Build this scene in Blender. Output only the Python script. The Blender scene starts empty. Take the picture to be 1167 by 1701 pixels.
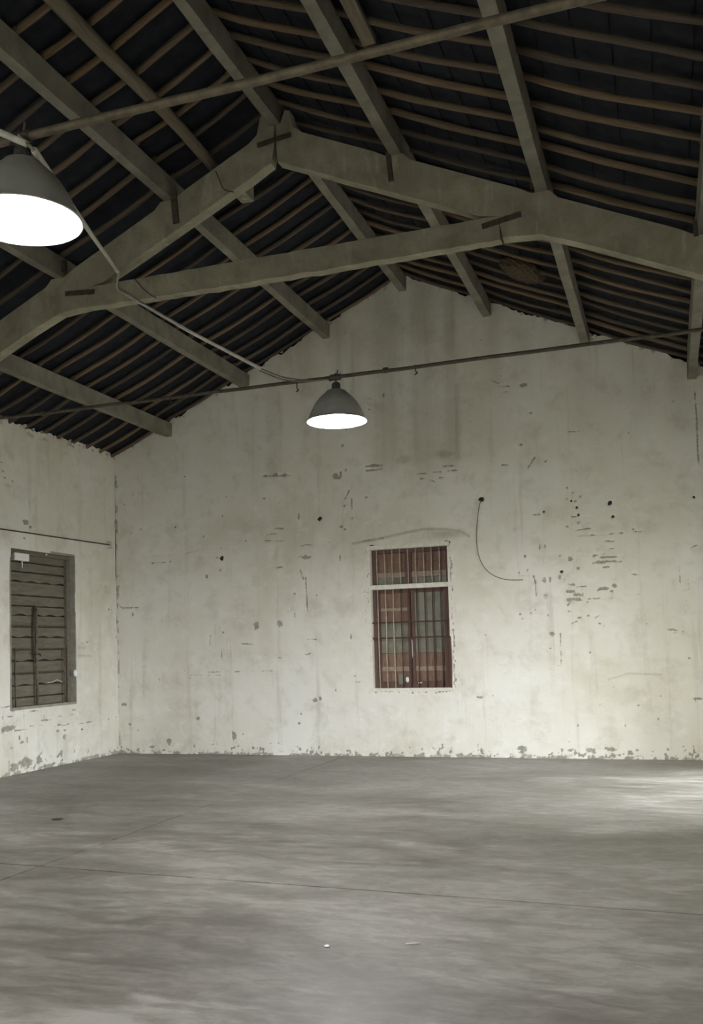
import bpy, bmesh, math, random
import numpy as np
from mathutils import Vector, Matrix

# ------------------------------------------------------------------ camera
SC = bpy.context.scene
COL = SC.collection
YAW, PITCH, ROLL = math.radians(19.126), math.radians(3.129), math.radians(1.551)
FPX, PCX, PCY, IW, IH = 1585.3, 558.2, 990.0, 1167.0, 1701.0
CAM = np.array([7.94, -12.653, 1.5])
def _rot():
    c, s = math.cos(YAW), math.sin(YAW); rz = np.array([[c, -s, 0], [s, c, 0], [0, 0, 1]])
    c, s = math.cos(PITCH), math.sin(PITCH); rx = np.array([[1, 0, 0], [0, c, -s], [0, s, c]])
    c, s = math.cos(ROLL), math.sin(ROLL); ry = np.array([[c, 0, s], [0, 1, 0], [-s, 0, c]])
    return rz @ rx @ ry                       # columns: right, forward, up
RC = _rot()
def ray(x, y): return RC @ np.array([(x - PCX) / FPX, 1.0, -(y - PCY) / FPX])
def on_y(x, y, Y=0.0): d = ray(x, y); return CAM + d * ((Y - CAM[1]) / d[1])
def on_x(x, y, X=0.0): d = ray(x, y); return CAM + d * ((X - CAM[0]) / d[0])
def on_z(x, y, Z=0.0): d = ray(x, y); return CAM + d * ((Z - CAM[2]) / d[2])

cd = bpy.data.cameras.new('camera'); cam = bpy.data.objects.new('camera', cd); COL.objects.link(cam)
cd.sensor_fit = 'VERTICAL'; cd.sensor_height = 36.0; cd.sensor_width = 36.0
cd.lens = FPX / IH * 36.0
cd.shift_x = (IW / 2 - PCX) / IH; cd.shift_y = (PCY - IH / 2) / IH
cd.clip_start = 0.05; cd.clip_end = 300
M = Matrix.Identity(4)
for i in range(3):
    M[i][0] = RC[i][0]; M[i][1] = RC[i][2]; M[i][2] = -RC[i][1]; M[i][3] = CAM[i]
cam.matrix_world = M
SC.camera = cam

# ------------------------------------------------------------------ world, daylight openings, exposure
SKY = 34.0                  # brightness of the overcast sky outside
LAMP = 1150.0                 # lamp bulb emission
w = bpy.data.worlds.new('overcast_sky'); SC.world = w; w.use_nodes = True
w.node_tree.nodes['Background'].inputs[0].default_value = (0.92, 0.955, 1.0, 1)
w.node_tree.nodes['Background'].inputs[1].default_value = SKY
SC.view_settings.view_transform = 'Standard'; SC.view_settings.look = 'None'
SC.view_settings.exposure = 0.2; SC.view_settings.gamma = 1.0; SC.view_settings.use_curve_mapping = False

XW, YF = 9.3, -17.9                       # room width, front wall behind the camera
EAVE, SL = 4.52, 0.455
def zr(x): return EAVE + SL * min(x, XW - x)      # underside of the roof poles
# openings that let the daylight in: right wall (along Y) and front wall (along X)
RIGHT_OPEN = [(-3.3, -1.5, 0.0, 2.5)]
FRONT_OPEN = [(3.4, 5.9, 0.0, 2.6)]
def portal(name, loc, rot, sx, sy):
    l = bpy.data.lights.new(name, 'AREA'); l.shape = 'RECTANGLE'; l.size = sx; l.size_y = sy
    l.cycles.is_portal = True
    o = bpy.data.objects.new(name, l); COL.objects.link(o); o.location = loc; o.rotation_euler = rot
for (y0, y1, z0, z1) in RIGHT_OPEN:
    portal('doorway_right_offscreen', (XW + 0.28, (y0 + y1) / 2, (z0 + z1) / 2), (0, math.radians(90), 0), z1 - z0, y1 - y0)
for (x0, x1, z0, z1) in FRONT_OPEN:
    portal('gateway_front_offscreen', ((x0 + x1) / 2, YF - 0.28, (z0 + z1) / 2), (math.radians(90), 0, 0), x1 - x0, z1 - z0)

# ------------------------------------------------------------------ materials
class NT:
    def __init__(s, name):
        s.m = bpy.data.materials.new(name); s.m.use_nodes = True; s.t = s.m.node_tree
        s.b = s.t.nodes['Principled BSDF']; s.b.inputs['Specular IOR Level'].default_value = 0.3
        s.tc = s.t.nodes.new('ShaderNodeTexCoord')
    def n(s, k, **kw):
        o = s.t.nodes.new(k)
        for a, v in kw.items(): setattr(o, a, v)
        return o
    def l(s, a, b): s.t.links.new(a, b)
    def mapped(s, scale=(1, 1, 1), src='Object', rot=(0, 0, 0)):
        mp = s.n('ShaderNodeMapping'); mp.inputs['Scale'].default_value = scale; mp.inputs['Rotation'].default_value = rot
        s.l(s.tc.outputs[src], mp.inputs['Vector']); return mp.outputs[0]
    def noise(s, scale, vec, detail=4, rough=0.55, dist=0.0):
        o = s.n('ShaderNodeTexNoise'); o.inputs['Scale'].default_value = scale; o.inputs['Detail'].default_value = detail
        o.inputs['Roughness'].default_value = rough; o.inputs['Distortion'].default_value = dist
        s.l(vec, o.inputs['Vector']); return o.outputs['Fac']
    def ramp(s, fac, stops):
        o = s.n('ShaderNodeValToRGB'); e = o.color_ramp.elements
        e[0].position, e[0].color = stops[0][0], (*stops[0][1], 1) if len(stops[0][1]) == 3 else stops[0][1]
        e[1].position, e[1].color = stops[-1][0], (*stops[-1][1], 1)
        for p, c in stops[1:-1]:
            x = e.new(p); x.color = (*c, 1)
        s.l(fac, o.inputs[0]); return o.outputs[0]
    def rng(s, fac, a, b, c=0.0, d=1.0):
        o = s.n('ShaderNodeMapRange'); o.interpolation_type = 'SMOOTHSTEP'
        for i, v in zip(range(1, 5), (a, b, c, d)): o.inputs[i].default_value = v
        s.l(fac, o.inputs[0]); return o.outputs[0]
    def math(s, op, a, b):
        o = s.n('ShaderNodeMath', operation=op)
        for i, v in enumerate((a, b)):
            if isinstance(v, (int, float)): o.inputs[i].default_value = v
            else: s.l(v, o.inputs[i])
        return o.outputs[0]
    def mix(s, fac, a, b, blend='MIX'):
        o = s.n('ShaderNodeMix', data_type='RGBA', blend_type=blend)
        if isinstance(fac, (int, float)): o.inputs[0].default_value = fac
        else: s.l(fac, o.inputs[0])
        for i, v in ((6, a), (7, b)):
            if isinstance(v, tuple): o.inputs[i].default_value = (*v, 1)
            else: s.l(v, o.inputs[i])
        return o.outputs[2]
    def attr(s, name):
        o = s.n('ShaderNodeAttribute'); o.attribute_name = name; return o.outputs['Fac']
    def bump(s, h, strength=0.3, dist=0.02):
        o = s.n('ShaderNodeBump'); o.inputs['Strength'].default_value = strength; o.inputs['Distance'].default_value = dist
        s.l(h, o.inputs['Height']); s.l(o.outputs[0], s.b.inputs['Normal'])
    def out(s, col, rough=0.85, metal=0.0):
        if isinstance(col, tuple): s.b.inputs['Base Color'].default_value = (*col, 1)
        else: s.l(col, s.b.inputs['Base Color'])
        if isinstance(rough, (int, float)): s.b.inputs['Roughness'].default_value = rough
        else: s.l(rough, s.b.inputs['Roughness'])
        s.b.inputs['Metallic'].default_value = metal
        return s.m

def mat_wall(name='limewashed_plaster', marks=True):
    t = NT(name); v = t.mapped()
    big = t.noise(0.55, v, 5, 0.6, 0.4)
    col = t.ramp(big, [(0.32, (0.60, 0.575, 0.475)), (0.48, (0.69, 0.67, 0.585)), (0.66, (0.75, 0.74, 0.68))])
    mid = t.noise(2.6, v, 7, 0.7, 0.25)
    col = t.mix(t.rng(mid, 0.47, 0.72, 0, 0.5), col, (0.47, 0.45, 0.36))
    # vertical run-down streaks
    st = t.noise(1.0, t.mapped((7.0, 7.0, 0.45)), 5, 0.6)
    col = t.mix(t.rng(st, 0.54, 0.74, 0, 0.36), col, (0.42, 0.40, 0.30))
    # brushed lighter limewash patches
    br = t.noise(1.6, t.mapped((2.0, 2.0, 2.6)), 7, 0.72, 0.25)
    col = t.mix(t.rng(br, 0.50, 0.70, 0, 0.5), col, (0.79, 0.785, 0.74))
    sp = t.noise(38.0, v, 3, 0.6)
    col = t.mix(t.rng(sp, 0.68, 0.78, 0, 0.22), col, (0.34, 0.32, 0.26))
    h = t.noise(9.0, v, 6, 0.6)
    if marks:
        fine = t.noise(24.0, v, 5, 0.7)
        stain = t.attr('stain')
        sst = t.math('MULTIPLY', stain, t.math('ADD', t.math('MULTIPLY', st, 0.9), 0.45))
        col = t.mix(t.rng(sst, 0.0, 1.0, 0, 0.62), col, (0.27, 0.25, 0.17))
        wear = t.attr('wear')
        wf = t.rng(t.math('ADD', wear, t.math('MULTIPLY', t.math('SUBTRACT', fine, 0.5), 1.25)), 0.40, 0.76)
        mort = t.ramp(t.noise(16, v, 4), [(0.3, (0.20, 0.19, 0.155)), (0.7, (0.36, 0.34, 0.29))])
        col = t.mix(t.math('MULTIPLY', wf, 0.9), col, mort)
        dk = t.attr('dark')
        df = t.rng(t.math('ADD', dk, t.math('MULTIPLY', t.math('SUBTRACT', fine, 0.5), 0.3)), 0.4, 0.6)
        col = t.mix(df, col, (0.035, 0.03, 0.025))
        h = t.math('SUBTRACT', h, t.math('MULTIPLY', wf, 0.8))
    t.bump(h, 0.35, 0.012)
    return t.out(col, 0.92)

def mat_floor():
    t = NT('trowelled_concrete'); v = t.mapped()
    a = t.noise(0.9, t.mapped((0.55, 1.0, 1)), 7, 0.62, 0.7)
    b = t.noise(5.0, t.mapped((0.35, 1.2, 1), rot=(0, 0, 0.16)), 7, 0.66, 0.9)
    c = t.noise(60.0, v, 3, 0.6)
    e = t.noise(13.0, t.mapped((0.5, 1.0, 1), rot=(0, 0, -0.2)), 6, 0.7, 0.6)
    f = t.math('ADD', t.math('MULTIPLY', a, 0.4), t.math('ADD', t.math('MULTIPLY', b, 0.35), t.math('MULTIPLY', e, 0.25)))
    col = t.ramp(f, [(0.42, (0.100, 0.092, 0.076)), (0.475, (0.146, 0.138, 0.117)), (0.525, (0.195, 0.186, 0.161)), (0.585, (0.285, 0.275, 0.246))])
    col = t.mix(t.rng(c, 0.35, 0.75, 0, 0.16), col, (0.15, 0.138, 0.112))
    d = t.noise(1.7, t.mapped((1, 1, 1)), 4, 0.5)
    col = t.mix(t.rng(d, 0.58, 0.75, 0, 0.35), col, (0.145, 0.128, 0.098))
    t.bump(t.math('ADD', t.math('MULTIPLY', b, 0.6), t.math('MULTIPLY', c, 0.12)), 0.22, 0.012)
    t.b.inputs['Specular IOR Level'].default_value = 0.45
    return t.out(col, t.rng(b, 0.3, 0.75, 0.40, 0.62))

def mat_concrete(name, lo, hi, streak=(0.50, 0.49, 0.40), amt=0.5):
    t = NT(name); v = t.mapped()
    a = t.noise(3.2, v, 6, 0.62, 0.4)
    col = t.ramp(a, [(0.3, lo), (0.7, hi)])
    s = t.noise(2.0, t.mapped((6, 6, 1.1)), 5, 0.6)
    col = t.mix(t.rng(s, 0.55, 0.75, 0, amt), col, streak)
    g = t.noise(45, v, 3)
    col = t.mix(t.rng(g, 0.55, 0.8, 0, 0.4), col, tuple(x * 0.45 for x in lo))
    t.bump(t.noise(22, v, 5, 0.65), 0.4, 0.012)
    return t.out(col, 0.9)

def mat_wood(name, lo, hi, scale=(1, 12, 12), rnd=True, rough=0.8):
    t = NT(name)
    a = t.noise(3.0, t.mapped(scale), 6, 0.6, 0.6)
    col = t.ramp(a, [(0.3, lo), (0.7, hi)])
    if rnd:
        oi = t.n('ShaderNodeObjectInfo')
        hs = t.n('ShaderNodeHueSaturation')
        t.l(t.rng(oi.outputs['Random'], 0, 1, 0.55, 1.25), hs.inputs['Value'])
        sat = t.math('ADD', t.math('MULTIPLY', oi.outputs['Random'], 0.5), 0.72)
        t.l(sat, hs.inputs['Saturation'])
        t.l(col, hs.inputs['Color']); col = hs.outputs[0]
    t.bump(a, 0.35, 0.01)
    return t.out(col, rough)

def mat_plain(name, lo, hi, rough=0.7, metal=0.0, scale=14.0, bump=0.2):
    t = NT(name); a = t.noise(scale, t.mapped(), 5, 0.6)
    t.bump(a, bump, 0.004)
    return t.out(t.ramp(a, [(0.35, lo), (0.65, hi)]), rough, metal)

MW = mat_wall(); MWP = mat_wall('plain_limewashed_plaster', False); MF = mat_floor()
M_TRUSS = mat_concrete('weathered_truss_concrete', (0.20, 0.185, 0.13), (0.36, 0.34, 0.255), (0.46, 0.445, 0.36))
M_PURLIN = mat_concrete('grey_purlin_concrete', (0.150, 0.140, 0.108), (0.27, 0.256, 0.205), (0.3, 0.29, 0.24), 0.2)
M_POLE = mat_wood('old_pole_wood', (0.080, 0.058, 0.038), (0.172, 0.128, 0.086))
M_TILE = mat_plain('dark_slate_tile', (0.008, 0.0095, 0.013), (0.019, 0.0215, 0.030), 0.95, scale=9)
M_TIMBER = mat_wood('old_round_timber', (0.11, 0.09, 0.062), (0.20, 0.17, 0.12), (12, 1, 12), False)
M_STEEL = mat_plain('rust_brown_steel', (0.055, 0.043, 0.032), (0.105, 0.085, 0.062), 0.75, 0.3, 30)
M_ROD = mat_plain('painted_steel_rod', (0.10, 0.083, 0.056), (0.175, 0.148, 0.102), 0.6, 0.2, 18)
M_DARKROD = mat_plain('dark_steel_rod', (0.06, 0.052, 0.038), (0.11, 0.095, 0.07), 0.6, 0.3, 18)
M_PVC = mat_plain('dusty_white_pvc', (0.50, 0.485, 0.42), (0.62, 0.61, 0.55), 0.5, 0, 25)
M_CABLE = mat_plain('black_cable', (0.03, 0.028, 0.024), (0.06, 0.055, 0.045), 0.6, 0, 20)
M_GCABLE = mat_plain('grey_cable', (0.17, 0.16, 0.12), (0.25, 0.24, 0.19), 0.6, 0, 20)
M_SHADE = mat_plain('spun_aluminium', (0.40, 0.40, 0.37), (0.50, 0.50, 0.47), 0.42, 0.4, 6, 0.05)  # albedo raised so the lamp's glow is part of the colour
M_SHADE_IN = mat_plain('white_reflector', (0.80, 0.82, 0.84), (0.86, 0.88, 0.9), 0.4, 0, 6, 0.02)
M_NECK = mat_plain('dark_cast_housing', (0.06, 0.057, 0.05), (0.10, 0.095, 0.085), 0.55, 0.4, 20)
M_BARLIGHT = mat_plain('dusty_window_bar', (0.30, 0.26, 0.20), (0.46, 0.41, 0.33), 0.75, 0.1, 20)
M_BARDARK = mat_plain('rusted_window_bar', (0.055, 0.034, 0.025), (0.095, 0.063, 0.047), 0.75, 0.2, 20)
M_REDWOOD = mat_wood('red_brown_paint', (0.080, 0.042, 0.033), (0.145, 0.082, 0.064), (10, 10, 1), False, 0.6)
M_PANELRED = mat_wood('red_brown_board', (0.15, 0.090, 0.064), (0.27, 0.172, 0.125), (14, 14, 2), False, 0.8)
M_PANELGRN = mat_plain('grey_green_panel', (0.16, 0.152, 0.115), (0.235, 0.225, 0.172), 0.45, 0, 6, 0.1)
M_DUSTRAIL = mat_plain('dusty_rail', (0.25, 0.185, 0.14), (0.38, 0.31, 0.24), 0.9, 0, 40)
M_WHITE = mat_plain('flaking_white_paint', (0.60, 0.58, 0.49), (0.74, 0.72, 0.64), 0.9, 0, 18, 0.4)
M_SHUTTER = mat_wood('brown_grey_board', (0.12, 0.108, 0.078), (0.19, 0.173, 0.13), (8, 1.2, 8), False, 0.85)
M_REVEAL = mat_plain('bare_render', (0.24, 0.225, 0.18), (0.33, 0.315, 0.26), 0.9, 0, 12, 0.4)
M_FOAM = mat_plain('white_foam', (0.74, 0.74, 0.70), (0.82, 0.82, 0.79), 0.8, 0, 30, 0.3)
M_MUD = mat_plain('dried_mud', (0.035, 0.026, 0.015), (0.11, 0.083, 0.048), 0.98, 0, 40, 0.9)
M_STRAW = mat_plain('pale_straw', (0.45, 0.42, 0.33), (0.6, 0.57, 0.47), 0.8, 0, 30)
M_MORTAR = mat_plain('pale_mortar', (0.42, 0.41, 0.35), (0.62, 0.61, 0.55), 0.95, 0, 20, 0.6)
def mat_emit(name, col, st):
    m = bpy.data.materials.new(name); m.use_nodes = True; b = m.node_tree.nodes['Principled BSDF']
    b.inputs['Base Color'].default_value = (0.9, 0.9, 0.9, 1)
    b.inputs['Emission Color'].default_value = (*col, 1); b.inputs['Emission Strength'].default_value = st
    return m
M_BULB = mat_emit('lit_lamp_bulb', (1.0, 0.98, 0.985), LAMP)

# ------------------------------------------------------------------ helpers
def tag(o, label=None, cat=None, group=None, kind=None):
    if label: o['label'] = label
    if cat: o['category'] = cat
    if group: o['group'] = group
    if kind: o['kind'] = kind
    return o
def link(name, me, mat=None, parent=None):
    o = bpy.data.objects.new(name, me); COL.objects.link(o)
    if mat and me is not None: me.materials.append(mat)
    if parent: o.parent = parent
    return o
def empty(name, loc=(0, 0, 0)):
    o = bpy.data.objects.new(name, None); COL.objects.link(o); o.location = loc
    o.empty_display_size = 0.1
    return o
def to_obj(name, bm, mat, parent=None, smooth=False, origin=None):
    """link a bmesh built in world coordinates; under a parent the vertices become local to it"""
    if parent is not None:
        p = parent; off = Vector((0, 0, 0))
        while p is not None: off += p.location; p = p.parent
        bmesh.ops.translate(bm, verts=bm.verts, vec=-off)
    elif origin is not None:
        bmesh.ops.translate(bm, verts=bm.verts, vec=-Vector(origin))
    bmesh.ops.recalc_face_normals(bm, faces=bm.faces)
    me = bpy.data.meshes.new(name); bm.to_mesh(me); bm.free()
    if smooth:
        for p in me.polygons: p.use_smooth = True
    o = link(name, me, mat, parent)
    if origin is not None and parent is None: o.location = origin
    return o
def box(bm, x0, x1, y0, y1, z0, z1, bev=0.0):
    vs = [bm.verts.new((x, y, z)) for x in (x0, x1) for y in (y0, y1) for z in (z0, z1)]
    fs = [bm.faces.new([vs[i] for i in f]) for f in ((0, 1, 3, 2), (4, 6, 7, 5), (0, 4, 5, 1), (2, 3, 7, 6), (0, 2, 6, 4), (1, 5, 7, 3))]
    if bev > 0:
        es = list({e for f in fs for e in f.edges})
        bmesh.ops.bevel(bm, geom=es, offset=bev, segments=2, affect='EDGES', profile=0.6)
    return bm
def bx(*a): return box(bmesh.new(), *a)
def prism(bm, pts, axis, a, b, bev=0.0):
    """extrude a 2D outline: axis 'y' -> pts are (x,z); axis 'x' -> pts are (y,z)"""
    def P(p, t): return (p[0], t, p[1]) if axis == 'y' else (t, p[0], p[1])
    v0 = [bm.verts.new(P(p, a)) for p in pts]; v1 = [bm.verts.new(P(p, b)) for p in pts]
    n = len(pts); fs = [bm.faces.new(v0), bm.faces.new(v1[::-1])]
    for i in range(n): fs.append(bm.faces.new((v0[i], v1[i], v1[(i + 1) % n], v0[(i + 1) % n])))
    if bev > 0:
        es = [e for f in fs[:2] for e in f.edges]
        bmesh.ops.bevel(bm, geom=list(set(es)), offset=bev, segments=1, affect='EDGES')
    return bm
def tube(bm, pts, r, seg=8, caps=True, radii=None):
    pts = [Vector(p) for p in pts]; rings = []; n = len(pts)
    prev = None
    for i, p in enumerate(pts):
        d = (pts[min(i + 1, n - 1)] - pts[max(i - 1, 0)]).normalized()
        if prev is None:
            u = d.orthogonal().normalized()
        else:
            u = (prev - d * prev.dot(d)).normalized()
        prev = u; v = d.cross(u); rr = radii[i] if radii else r
        rings.append([bm.verts.new(p + (u * math.cos(2 * math.pi * k / seg) + v * math.sin(2 * math.pi * k / seg)) * rr) for k in range(seg)])
    for a, b in zip(rings, rings[1:]):
        for k in range(seg): bm.faces.new((a[k], a[(k + 1) % seg], b[(k + 1) % seg], b[k]))
    if caps: bm.faces.new(rings[0][::-1]); bm.faces.new(rings[-1])
    return bm
def lathe(bm, prof, c, seg=40, cap0=False, cap1=False):
    rings = [[bm.verts.new((c[0] + r * math.cos(2 * math.pi * k / seg), c[1] + r * math.sin(2 * math.pi * k / seg), c[2] + z)) for k in range(seg)] for r, z in prof]
    for a, b in zip(rings, rings[1:]):
        for k in range(seg): bm.faces.new((a[k], a[(k + 1) % seg], b[(k + 1) % seg], b[k]))
    if cap0: bm.faces.new(rings[0][::-1])
    if cap1: bm.faces.new(rings[-1])
    return bm
def catmull(pts, k=6):
    pts = [Vector(p) for p in pts]; out = []
    for i in range(len(pts) - 1):
        p0, p1, p2, p3 = pts[max(i - 1, 0)], pts[i], pts[i + 1], pts[min(i + 2, len(pts) - 1)]
        for j in range(k):
            t = j / k
            out.append(0.5 * ((2 * p1) + (p2 - p0) * t + (2 * p0 - 5 * p1 + 4 * p2 - p3) * t * t + (3 * p1 - p0 - 3 * p2 + p3) * t ** 3))
    return out + [pts[-1]]

# ------------------------------------------------------------------ wear marks on the plaster (pixel lists -> wall coordinates)
def vnoise(a, b, scale, seed):
    rs = np.random.RandomState(seed); n = 256; g = rs.rand(n, n)
    x = a * scale; y = b * scale; xi = np.floor(x).astype(int); yi = np.floor(y).astype(int)
    fx = x - xi; fy = y - yi; fx = fx * fx * (3 - 2 * fx); fy = fy * fy * (3 - 2 * fy)
    def G(i, j): return g[i % n, j % n]
    return (G(xi, yi) * (1 - fx) + G(xi + 1, yi) * fx) * (1 - fy) + (G(xi, yi + 1) * (1 - fx) + G(xi + 1, yi + 1) * fx) * fy
class Painter:
    def __init__(s, A, B, conv):
        s.A, s.B, s.conv = A, B, conv        # flat arrays of in-wall coordinates
        s.ch = {k: np.zeros_like(A) for k in ('wear', 'dark', 'stain')}
        s.nz = (vnoise(A, B, 30, 1) - 0.5) * 0.9 + (vnoise(A, B, 70, 2) - 0.5) * 0.7
        s.brk = vnoise(A, B, 13, 6)
        s.o = (0, 0); s.k = 1.0
    def frame(s, ox, oy, k): s.o = (ox, oy); s.k = k
    def pt(s, x, y): return s.conv(s.o[0] + x / s.k, s.o[1] + y / s.k)
    def put(s, ch, idx, m):
        s.ch[ch][idx] = np.maximum(s.ch[ch][idx], m)
    def line(s, *p, w=5, a=1.0, ch='wear', soft=False, pxm=None):
        q = [s.pt(p[i], p[i + 1]) for i in range(0, len(p), 2)]
        r = max(w / s.k / 2 / s.pxm, 0.0085)
        for (a0, b0), (a1, b1) in zip(q, q[1:]):
            m = 3 * r + 0.02
            idx = np.where((s.A > min(a0, a1) - m) & (s.A < max(a0, a1) + m) & (s.B > min(b0, b1) - m) & (s.B < max(b0, b1) + m))[0]
            if not len(idx): continue
            dx, dy = a1 - a0, b1 - b0; L = dx * dx + dy * dy + 1e-9
            t = np.clip(((s.A[idx] - a0) * dx + (s.B[idx] - b0) * dy) / L, 0, 1)
            d = np.hypot(s.A[idx] - a0 - t * dx, s.B[idx] - b0 - t * dy) / r
            if soft: v = np.clip(1.25 - d * 0.7 + s.nz[idx] * 0.3, 0, 1) * a
            else: v = np.clip(1.6 - d * 0.9 + s.nz[idx] * 0.9, 0, 1) * a
            if not soft: v = v * np.clip(0.35 + 1.1 * s.brk[idx], 0, 1)
            s.put(ch, idx, v)
    def blob(s, x, y, rx, ry, a=1.0, ch='wear', soft=False):
        c = s.pt(x, y); rx = max(rx / s.k / s.pxm, 0.010); ry = max(ry / s.k / s.pxm, 0.010)
        idx = np.where((abs(s.A - c[0]) < 2.4 * rx + .02) & (abs(s.B - c[1]) < 2.4 * ry + .02))[0]
        d = np.hypot((s.A[idx] - c[0]) / rx, (s.B[idx] - c[1]) / ry)
        if soft: v = np.clip(1.2 - d * 0.75 + s.nz[idx] * 0.25, 0, 1) * a
        else: v = np.clip(1.65 - d + s.nz[idx] * 0.8, 0, 1) * a
        s.put(ch, idx, v)

def grid_wall(name, us, vs_of_col, place, hole, painter_setup, mat, relief=1.0):
    """us: column coordinates; vs_of_col: (ncol, nrow) heights; place(A,B,D)->xyz with D the depth into the wall"""
    nc, nr = vs_of_col.shape
    A = np.repeat(us, nr); B = vs_of_col.reshape(-1)
    pa = painter_setup(A, B)
    D = (vnoise(A, B, 0.9, 11) - 0.5) * 0.022 + (vnoise(A, B, 4.0, 12) - 0.5) * 0.008
    D += relief * (0.005 * pa.ch['wear'] + 0.014 * pa.ch['dark'])
    P = place(A, B, D)
    i = np.arange(nc - 1)[:, None]; j = np.arange(nr - 1)[None, :]
    q = np.stack([i * nr + j, (i + 1) * nr + j, (i + 1) * nr + j + 1, i * nr + j + 1], -1).reshape(-1, 4)
    ca = A[q].mean(1); cb = B[q].mean(1); keep = np.ones(len(q), bool)
    if hole: keep &= ~((ca > hole[0]) & (ca < hole[1]) & (cb > hole[2]) & (cb < hole[3]))
    q = q[keep]
    me = bpy.data.meshes.new(name)
    me.vertices.add(len(A)); me.vertices.foreach_set('co', P.astype(np.float32).ravel())
    me.loops.add(q.size); me.loops.foreach_set('vertex_index', q.astype(np.int32).ravel())
    me.polygons.add(len(q)); me.polygons.foreach_set('loop_start', np.arange(0, q.size, 4, dtype=np.int32))
    me.polygons.foreach_set('use_smooth', np.ones(len(q), bool))
    me.update(calc_edges=True)
    for k, v in pa.ch.items():
        at = me.attributes.new(k, 'FLOAT', 'POINT'); at.data.foreach_set('value', v.astype(np.float32))
    return link(name, me, mat)
def axis_with(a, b, step, fixed):
    pts = sorted([a, b] + [f for f in fixed if a < f < b]); out = []
    for p, q in zip(pts, pts[1:]):
        n = max(1, int(round((q - p) / step))); out += list(np.linspace(p, q, n, endpoint=False))
    return np.array(out + [b])

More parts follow.
